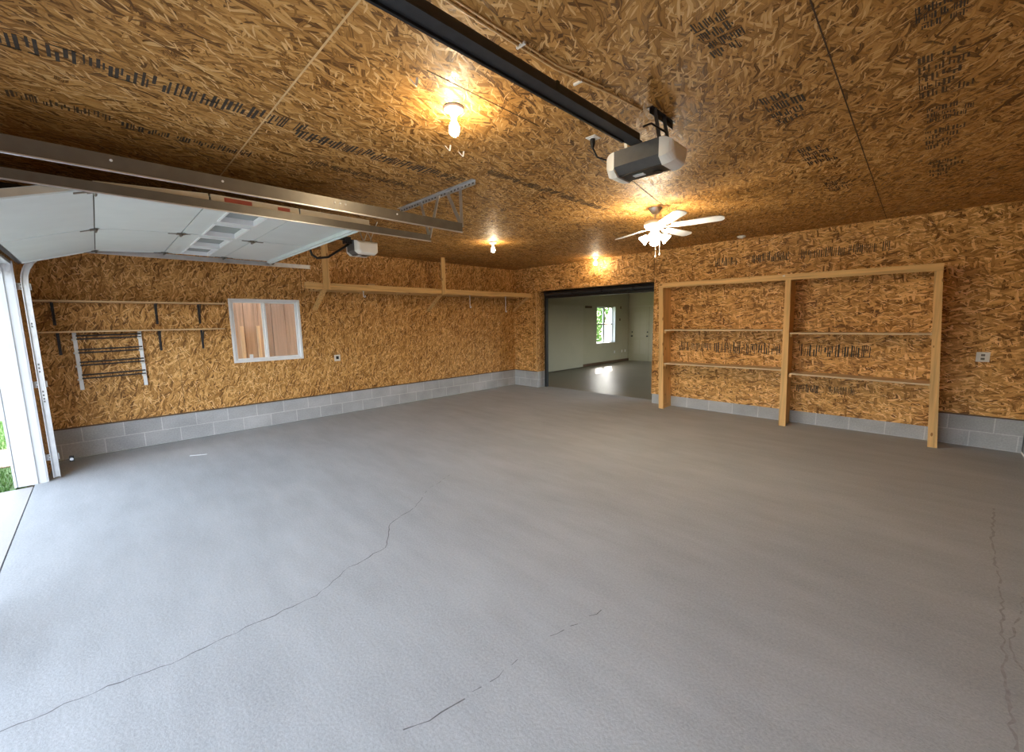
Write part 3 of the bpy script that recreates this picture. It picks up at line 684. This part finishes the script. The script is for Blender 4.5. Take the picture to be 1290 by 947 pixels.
# ------------------------------------------------------------------ loft shelf on the left wall
lf = thing('loft_shelf', 'long pine loft shelf hung from the ceiling along the left wall', 'shelf', (.3, -2.6, 2.2))
LXF = .60
Box((LXF - .04, -5.33, 2.245), (LXF, -.002, 2.345), .003).build('beam', M['loft_y'], lf)
Box((.001, -5.05, 2.245), (.04, -.002, 2.335), .003).build('ledger', M['loft_y'], lf)
Box((.0405, -5.05, 2.335), (LXF - .041, -.002, 2.350)).build('deck', M['board'], lf)
for y in (-5.02, -4.2, -3.4, -2.62, -1.8, -.9): Box((.041, y - .02, 2.25), (LXF - .041, y + .02, 2.334)).build('joist', M['lum_x'], lf)
for y, w_ in ((-5.0, .10), (-2.66, .085)):
    Box((LXF + .001, y - w_ / 2, 2.235), (LXF + .039, y + w_ / 2, H - .001), .003).build('post', M['loft_z'], lf)
for y in (-5.01, -2.67, -.06):
    a = V((LXF - .06, y, 2.25)); c = V((.03, y - .0, 1.93))
    MB().bar(a, c, .07, .04, up=(1, 0, 0)).build('brace', M['loft_z'], lf)
tag(Box((.47, -4.25, 2.3505), (.558, -4.12, 2.376), .003).build('wood_scrap', M['board']), 'small pale wood scrap lying on the loft beam', 'scrap')
for k, (x, y, zt, ln, lb) in enumerate(((.5, -4.32, 2.245, .09, 'short pale hook under the loft shelf near its left post'), (.5, -1.885, 2.245, .25, 'long white hook under the loft shelf, right of its middle brace'), (.5, -.795, 2.245, .34, 'longest thin hook under the loft shelf, nearest the corner'))):
    t = thing('utility_hook', lb, 'hook', (x, y, zt), 'hooks under the loft shelf')
    MB().tube([(x, y, zt + .004), (x, y, zt - ln), (x, y + .012, zt - ln - .014), (x, y + .03, zt - ln - .01), (x, y + .034, zt - ln + .02)], .007, 8).build('shank', M['vinyl'], t, True)
    MB().lathe([(0, -.006), (.016, -.006), (.016, 0), (0, 0)], (x, y, zt), 14).build('flange', M['vinyl'], t)
    Box((x - .03, y - .02, zt - .0001), (LXF - .041, y + .02, zt + .004)).build('mounting_plate', M['galv2'], t)
tag(MB().obox((1.05, -6.98, .003), (.19, .022, .006), Matrix.Rotation(math.radians(62), 3, 'Z'), .001).build('white_strip', M['paint']), 'thin white strip lying on the concrete near the left wall', 'scrap')  # thin white strip lying flat on the slab
# ------------------------------------------------------------------ built-in pine shelving
sh = thing('pine_shelving', 'built-in pine shelving with two bays standing against the back wall', 'shelving', (6.0, -.2, 0))
YS = -.38
for (xa, xb, xta, xtb, zt) in ((4.185, 4.275, 4.115, 4.195, 2.235), (6.14, 6.232, 6.10, 6.17, 2.22), (7.785, 7.873, 7.665, 7.742, 2.205)):
    p = [(xa, YS, 0), (xb, YS, 0), (xtb, YS, zt), (xta, YS, zt)]
    MB().prism(p, (0, .04, 0)).build('front_post', M['lum_z'], sh)
    # side board running back to the wall and a post against the wall
    MB().prism([((xa + xb) / 2 - .02, YS + .041, .09), ((xa + xb) / 2 + .02, YS + .041, .09), ((xta + xtb) / 2 + .02, YS + .041, zt), ((xta + xtb) / 2 - .02, YS + .041, zt)], (0, .236, 0)).build('side_board', M['lum_z'], sh)
    MB().prism([((xa + xb) / 2 - .02, -.10, 0), ((xa + xb) / 2 + .02, -.10, 0), ((xta + xtb) / 2 + .02, -.10, zt), ((xta + xtb) / 2 - .02, -.10, zt)], (0, .098, 0)).build('wall_post', M['lum_z'], sh)
    Box(((xa + xb) / 2 - .02, YS + .041, 0), ((xa + xb) / 2 + .02, -.101, .088)).build('foot_rail', M['lum_y'], sh)
MB().prism([(4.115, YS, 2.236), (7.742, YS, 2.206), (7.742, YS, 2.298), (4.115, YS, 2.318)], (0, .04, 0)).build('header', M['lum_x'], sh)
Box((6.06, YS - .004, 2.275), (6.09, YS, 2.295)).build('nail_plate', M['cream'], sh)
MB().prism([(4.115, YS + .041, 2.30), (7.742, YS + .041, 2.28), (7.742, YS + .041, 2.297), (4.115, YS + .041, 2.317)], (0, .337, 0)).build('top_board', M['board_x'], sh)
for (xa, za, xb, zb, dp) in ((4.24, 1.467, 6.10, 1.474, .30), (4.255, .852, 6.13, .866, .36), (6.20, 1.43, 7.71, 1.434, .30), (6.235, .818, 7.75, .797, .36)):
    y = YS + .012
    MB().prism([(xa, y, za - .012), (xb, y, zb - .012), (xb, y, zb + .010), (xa, y, za + .010)], (0, -.002 - y, 0)).build('shelf_board', M['board_x'], sh)
    for xx, zz, sgn in ((xa, za, 1), (xb, zb, -1)):
        Box((xx - .015 * sgn + (0 if sgn > 0 else 0), YS + .045, zz - .055), (xx + .02 * sgn, -.004, zz - .013)).build('cleat', M['lum_y'], sh)
# ------------------------------------------------------------------ black frame of the back opening
fr = thing('opening_frame', 'black steel frame and torsion tube lining the dark back opening', 'door frame', (2.3, .22, 0))
Box((OX0 + .075, .20, 0), (OX0 + .125, .29, OZ1 - .02), .003).build('jamb', M['black'], fr)
Box((OX1 - .065, .20, 0), (OX1 - .015, .29, OZ1 - .02), .003).build('jamb', M['black'], fr)
Box((OX0 + .01, .23, OZ1 - .035), (OX1 - .01, .29, OZ1 - .002)).build('head_bar', M['black'], fr)
tb = MB().tube([(OX0 + .13, .16, 2.315), (OX1 - .07, .16, 2.315)], .045, 16).build('torsion_tube', M['charcoal'], fr, True)
for x in (1.75, 2.55, 3.3): MB().tube([(x, .16, 2.315), (x + .04, .16, 2.315)], .052, 16).build('coupling', M['black'], tb, True)
Box((OX0 + .126, .20, 2.215), (OX1 - .066, .28, 2.275), .003).build('lower_bar', M['black'], fr)
struct(Box((OX0 - .0, -.006, .41), (OX0 - .03, 0, 2.37)).build('trim_6', M['lum_z']), 'narrow pine strip on the left edge of the back opening')
w = MB(); w.box((OX0, 0, .4), (OX0 + .008, .30, OZ1)); w.box((OX1 - .008, 0, .19), (OX1, .30, OZ1)); struct(w.build('trim_8', M['osb_left']), 'strand board lining at the sides of the back opening')
w = MB(); w.box((OX0 - .006, OZ, 0), (OX0 + .006, .30, .4)); struct(w.build('trim_9', M['block_y']), 'grey block end at the left foot of the back opening')
# ------------------------------------------------------------------ room beyond the opening
X2, Y2, H2, XE = -1.0, 7.6, 2.72, 5.2
struct(Box((X2, .30, -.15), (XE, Y2, 0)).build('floor_back_room', M['slab2']), 'polished floor of the room beyond')
struct(Box((X2 - .15, .30, H2), (XE + .15, Y2 + .15, H2 + .1)).build('ceiling_back_room', M['greenwall']), 'off-white ceiling of the room beyond')
w = MB(); a0, a1, c0, c1 = 5.33, 6.60, .79, 2.16
w.box((X2 - .15, .30, 0), (X2, a0, H2)); w.box((X2 - .15, a1, 0), (X2, Y2, H2)); w.box((X2 - .15, a0, 0), (X2, a1, c0)); w.box((X2 - .15, a0, c1), (X2, a1, H2))
struct(w.build('wall_left_back_room', M['greenwall']), 'off-white left wall of the room beyond')
struct(Box((X2 - .15, Y2, 0), (XE + .15, Y2 + .15, H2)).build('wall_far', M['greenwall']), 'off-white far wall of the room beyond')
w = MB(); w.box((XE, .30, 0), (XE + .15, 2.0, H2)); w.box((XE, 5.0, 0), (XE + .15, Y2, H2)); w.box((XE, 2.0, 0), (XE + .15, 5.0, .5)); w.box((XE, 2.0, 2.3), (XE + .15, 5.0, H2))  # unseen wide opening added to let more daylight into the back room
struct(w.build('wall_right_back_room', M['greenwall']))
w = MB(); w.box((X2 - .15, .29, 0), (-.15, .302, H2)); struct(w.build('wall_near_back_room', M['greenwall']))
w = MB(); w.box((X2, 4.31, 0), (X2 + .015, Y2 - .001, .09)); struct(w.build('baseboard_back_room_left', M['brown']), 'brown baseboard under the far window')
struct(Box((X2 + .02, Y2 - .015, 0), (-.93, Y2, .09)).build('baseboard_far', M['brown']))
pn = tag(Box((X2 + .001, .95, .025), (X2 + .13, 4.30, 2.18), .004).build('wall_panel', M['greenpanel']), 'large off-white panel standing along the left wall of the back room', 'panel')
tag(Box((X2, 4.58, 2.09), (X2 + .03, 4.97, 2.17), .004).build('wall_vent', M['brown']), 'small dark vent high on the back room wall beside the window', 'vent')
for y, z in ((6.95, 2.09), (6.9, 1.62)):
    tag(Box((X2, y, z), (X2 + .02, y + .06, z + .09), .004).build('wall_fixture', M['brown']), 'tiny dark fitting on the back room wall right of the window, %s' % ('upper' if z > 2 else 'lower'), 'fitting', 'fittings on the back room wall')
for k, y in enumerate((6.55, 7.1, 7.35)):
    tag(Box((X2, y, .36), (X2 + .01, y + .07, .46), .003).build('wall_outlet', M['plastic']), ('low outlet under the back room window', 'low outlet right of the back room window, left of the pair', 'low outlet nearest the back room corner')[k], 'outlet', 'low outlets in the back room')
# back room window: double hung, in a deep reveal
f = MB(); x = X2 - .15; t = .05
f.box((x - .01, a0, c0), (x + .05, a0 + t, c1)); f.box((x - .01, a1 - t, c0), (x + .05, a1, c1)); f.box((x - .01, a0 + t, c0), (x + .05, a1 - t, c0 + t)); f.box((x - .01, a0 + t, c1 - t), (x + .05, a1 - t, c1))
f.box((x, (a0 + a1) / 2 - .05, c0 + t), (x + .05, (a0 + a1) / 2 + .05, c1 - t)); f.box((x + .05, a1 - .012, c0), (X2 + .01, a1, c1)); f.box((x + .05, a0, c0), (X2 + .02, a1, c0 + .015))
w2 = struct(f.build('window_2', M['paint']), 'white window with green light in the room beyond')
for (ya, yb) in ((a0 + t, (a0 + a1) / 2 - .05), ((a0 + a1) / 2 + .05, a1 - t)):
    Box((x + .01, ya, (c0 + c1) / 2 + .0), (x + .045, yb, (c0 + c1) / 2 + .045)).build('meeting_rail', M['galv2'], w2)
    Box((x + .012, ya, c0 + t), (x + .016, yb, c1 - t)).build('pane', M['glass'], w2)
# back room door
d = struct(Box((-.87, Y2 - .02, .005), (.72, Y2 - .0005, 2.15), .004).build('door_2', M['greenwall']), 'off-white door in the far wall of the room beyond')
m = MB(); m.box((-.93, Y2 - .03, 0), (-.872, Y2 - .0005, 2.21)); m.box((.722, Y2 - .03, 0), (.78, Y2 - .0005, 2.21)); m.box((-.872, Y2 - .03, 2.152), (.722, Y2 - .0005, 2.21)); m.build('door_casing', M['greenpanel'], d)
for x0 in (-.835, -.075):
    m = MB()
    for zz in ((.3, .85), (.95, 1.95)):
        m.box((x0 + .12, Y2 - .024, zz[0]), (x0 + .34, Y2 - .02, zz[1]), .002); m.box((x0 + .40, Y2 - .024, zz[0]), (x0 + .62, Y2 - .02, zz[1]), .002)
    m.build('door_panel', M['greenpanel'], d)
Box((-.082, Y2 - .024, .01), (-.078, Y2 - .02, 2.14)).build('leaf_gap', M['brown'], d)
RX = Matrix.Rotation(PI / 2, 3, 'X')
for xk in (-.80, -.14):
    MB().lathe([(0, .0), (.03, 0), (.03, .008), (.012, .012), (.012, .03), (.028, .045), (.028, .06), (0, .068)], (xk, Y2 - .02, 1.0), 16, RX).build('door_knob', M['charcoal'], d, True)
    MB().lathe([(0, .0), (.028, 0), (.026, .015), (0, .016)], (xk, Y2 - .02, 1.16), 16, RX).build('deadbolt', M['charcoal'], d, True)
# ------------------------------------------------------------------ outside
struct(Box((LX0 + .03, -14.5, -.2), (12, -8.415, -.012)).build('driveway', M['drive']), 'pale concrete driveway outside')
struct(Box((LX0 + .03, -8.415, -.2), (XR, -8.40, -.02)).build('trim_7', M['crack']), 'dark joint between garage floor and driveway')
g = MB(); bm_ = g.bm
g.box((-30, -40, -.25), (LX0 + .03, -8.56, -.06)); g.box((-30, -8.56, -.25), (-.3, 25, -.06))
lawn = g.build('grass', M['grass']); lawn['kind'] = 'stuff'; lawn['label'] = 'green lawn outside the open garage door'; lawn['category'] = 'grass'
rnd = random.Random(5)
g = MB()
for k in range(9000):
    x = rnd.uniform(-4.5, .94); y = rnd.uniform(-9.6, -8.6)
    if -1.62 < x < -.38: continue
    h = rnd.uniform(.03, .075); a = rnd.uniform(0, PI); dx, dy = math.cos(a) * .004, math.sin(a) * .004; lx, ly = rnd.uniform(-.02, .02), rnd.uniform(-.02, .02)
    vs = [g.bm.verts.new(p) for p in ((x - dx, y - dy, -.062), (x + dx, y + dy, -.062), (x + lx, y + ly, -.06 + h))]; g.bm.faces.new(vs)
gb = g.build('grass_blades', M['grass'], lawn); gb['kind'] = 'stuff'
struct(Box((-1.6, -40, -.2), (-.4, -8.6, -.045)).build('sidewalk', M['walk']), 'pinkish concrete path across the lawn outside')
struct(Box((-14, -16, -.1), (-4.6, -7, -.03)).build('street', M['drive']), 'pale pavement beyond the lawn')
fc = thing('plank_fence', 'brown plank fence seen through the left sliding window', 'fence', (-1.4, -6.2, -.06))  # height above the view added to block sun at the left window
m = MB(); k = 0
y = -7.9
while y < -2.5:
    wd = .235; m.box((-1.42, y, -.055), (-1.395 + .006 * (k % 2), y + wd - .008, 3.95)); y += wd; k += 1
m.build('plank', M['fence'], fc)
Box((-1.45, -7.9, -.055), (-1.421, -2.4, 3.9)).build('backing', M['fence'], fc)
for yy in (-6.60, -6.33, -5.87, -5.60): Box((-1.388, yy, -.055), (-1.35, yy + .055, 1.66), .003).build('batten', M['fence2'], fc)
# unseen roof slab, eave added over the left wall to block sun
struct(Box((-.75, -9.2, H + .13), (XR + .6, .3, H + .25)).build('roof', M['brown']), 'unseen roof slab above the garage, its eave added to shade the left window')
# greenery and a white neighbour wall outside the back window
nb = struct(Box((-7.2, 3.5, -.06), (-7.0, 9.2, 4.5)).build('wall_neighbour', M['siding']), 'white sided neighbour wall outside the back window')
def shrub(cx, cy, cz, r, n, label, seed):
    rr = random.Random(seed); t = thing('shrub', label, 'shrub', (cx, cy, -.058), 'shrubs outside the back window'); m = MB()
    for i in range(n):
        while True:
            p = V((rr.uniform(-1, 1), rr.uniform(-1, 1), rr.uniform(-1, 1)))
            if .3 < p.length < 1: break
        c = V((cx, cy, cz)) + V((p.x * r, p.y * r, p.z * r * 1.2)); s = rr.uniform(.05, .11)
        d1 = V((rr.uniform(-1, 1), rr.uniform(-1, 1), rr.uniform(-1, 1))).normalized(); d2 = d1.orthogonal().normalized()
        vs = [m.bm.verts.new(c + q) for q in (-d1 * s, d2 * s * .5, d1 * s, -d2 * s * .5)]; m.bm.faces.new(vs)
    m.build('foliage', M['leaf'], t)
    MB().tube([(cx, cy, -.058), (cx + .05, cy, cz * .6), (cx, cy, cz)], .03, 8).build('stem', M['brown'], t)
shrub(-3.2, 7.6, 1.1, .85, 1500, 'lower leafy green shrub outside the back room window', 1)
shrub(-3.8, 9.0, 2.1, .9, 1500, 'taller leafy green shrub outside the back room window', 2)
# ------------------------------------------------------------------ light
wd = bpy.data.worlds.new('World'); S.world = wd; wd.use_nodes = True
nt = wd.node_tree; bg = nt.nodes['Background']
sky = nt.nodes.new('ShaderNodeTexSky'); sky.sky_type = 'NISHITA'; sky.sun_disc = False
sky.sun_elevation = math.radians(40); sky.sun_rotation = math.radians(-33); sky.air_density = 1.2; sky.dust_density = 3.0
hs = nt.nodes.new('ShaderNodeHueSaturation'); hs.inputs['Saturation'].default_value = .5
nt.links.new(sky.outputs[0], hs.inputs['Color']); nt.links.new(hs.outputs[0], bg.inputs[0]); bg.inputs[1].default_value = 1.78
sl = bpy.data.lights.new('sun', 'SUN'); sl.energy = 8.0; sl.angle = math.radians(.6); sl.color = (1, .94, .84)
so = bpy.data.objects.new('sun', sl); COL.objects.link(so)
so.rotation_euler = V((1.5, -2.3, -2.0)).to_track_quat('-Z', 'Y').to_euler()
# ------------------------------------------------------------------ camera
cam = bpy.data.cameras.new('camera'); co = bpy.data.objects.new('camera', cam); COL.objects.link(co); S.camera = co
F = 520.206; cam.sensor_fit = 'HORIZONTAL'; cam.sensor_width = 36; cam.lens = 36 * F / 1290; cam.clip_start = .02; cam.clip_end = 200
yaw, pitch, roll = math.radians(-45.189), math.radians(7.592), math.radians(.893)
f = V((math.sin(yaw) * math.cos(pitch), math.cos(yaw) * math.cos(pitch), -math.sin(pitch))); r = V((math.cos(yaw), -math.sin(yaw), 0)); d = f.cross(r)
r2 = math.cos(roll) * r + math.sin(roll) * d; d2 = -math.sin(roll) * r + math.cos(roll) * d
co.matrix_world = Matrix.Translation((7.674, -7.745, 1.679)) @ Matrix((r2, -d2, -f)).transposed().to_4x4()
S.view_settings.view_transform = 'Standard'; S.view_settings.look = 'None'; S.view_settings.gamma = 1; S.view_settings.use_curve_mapping = False
S.view_settings.exposure = 0.1
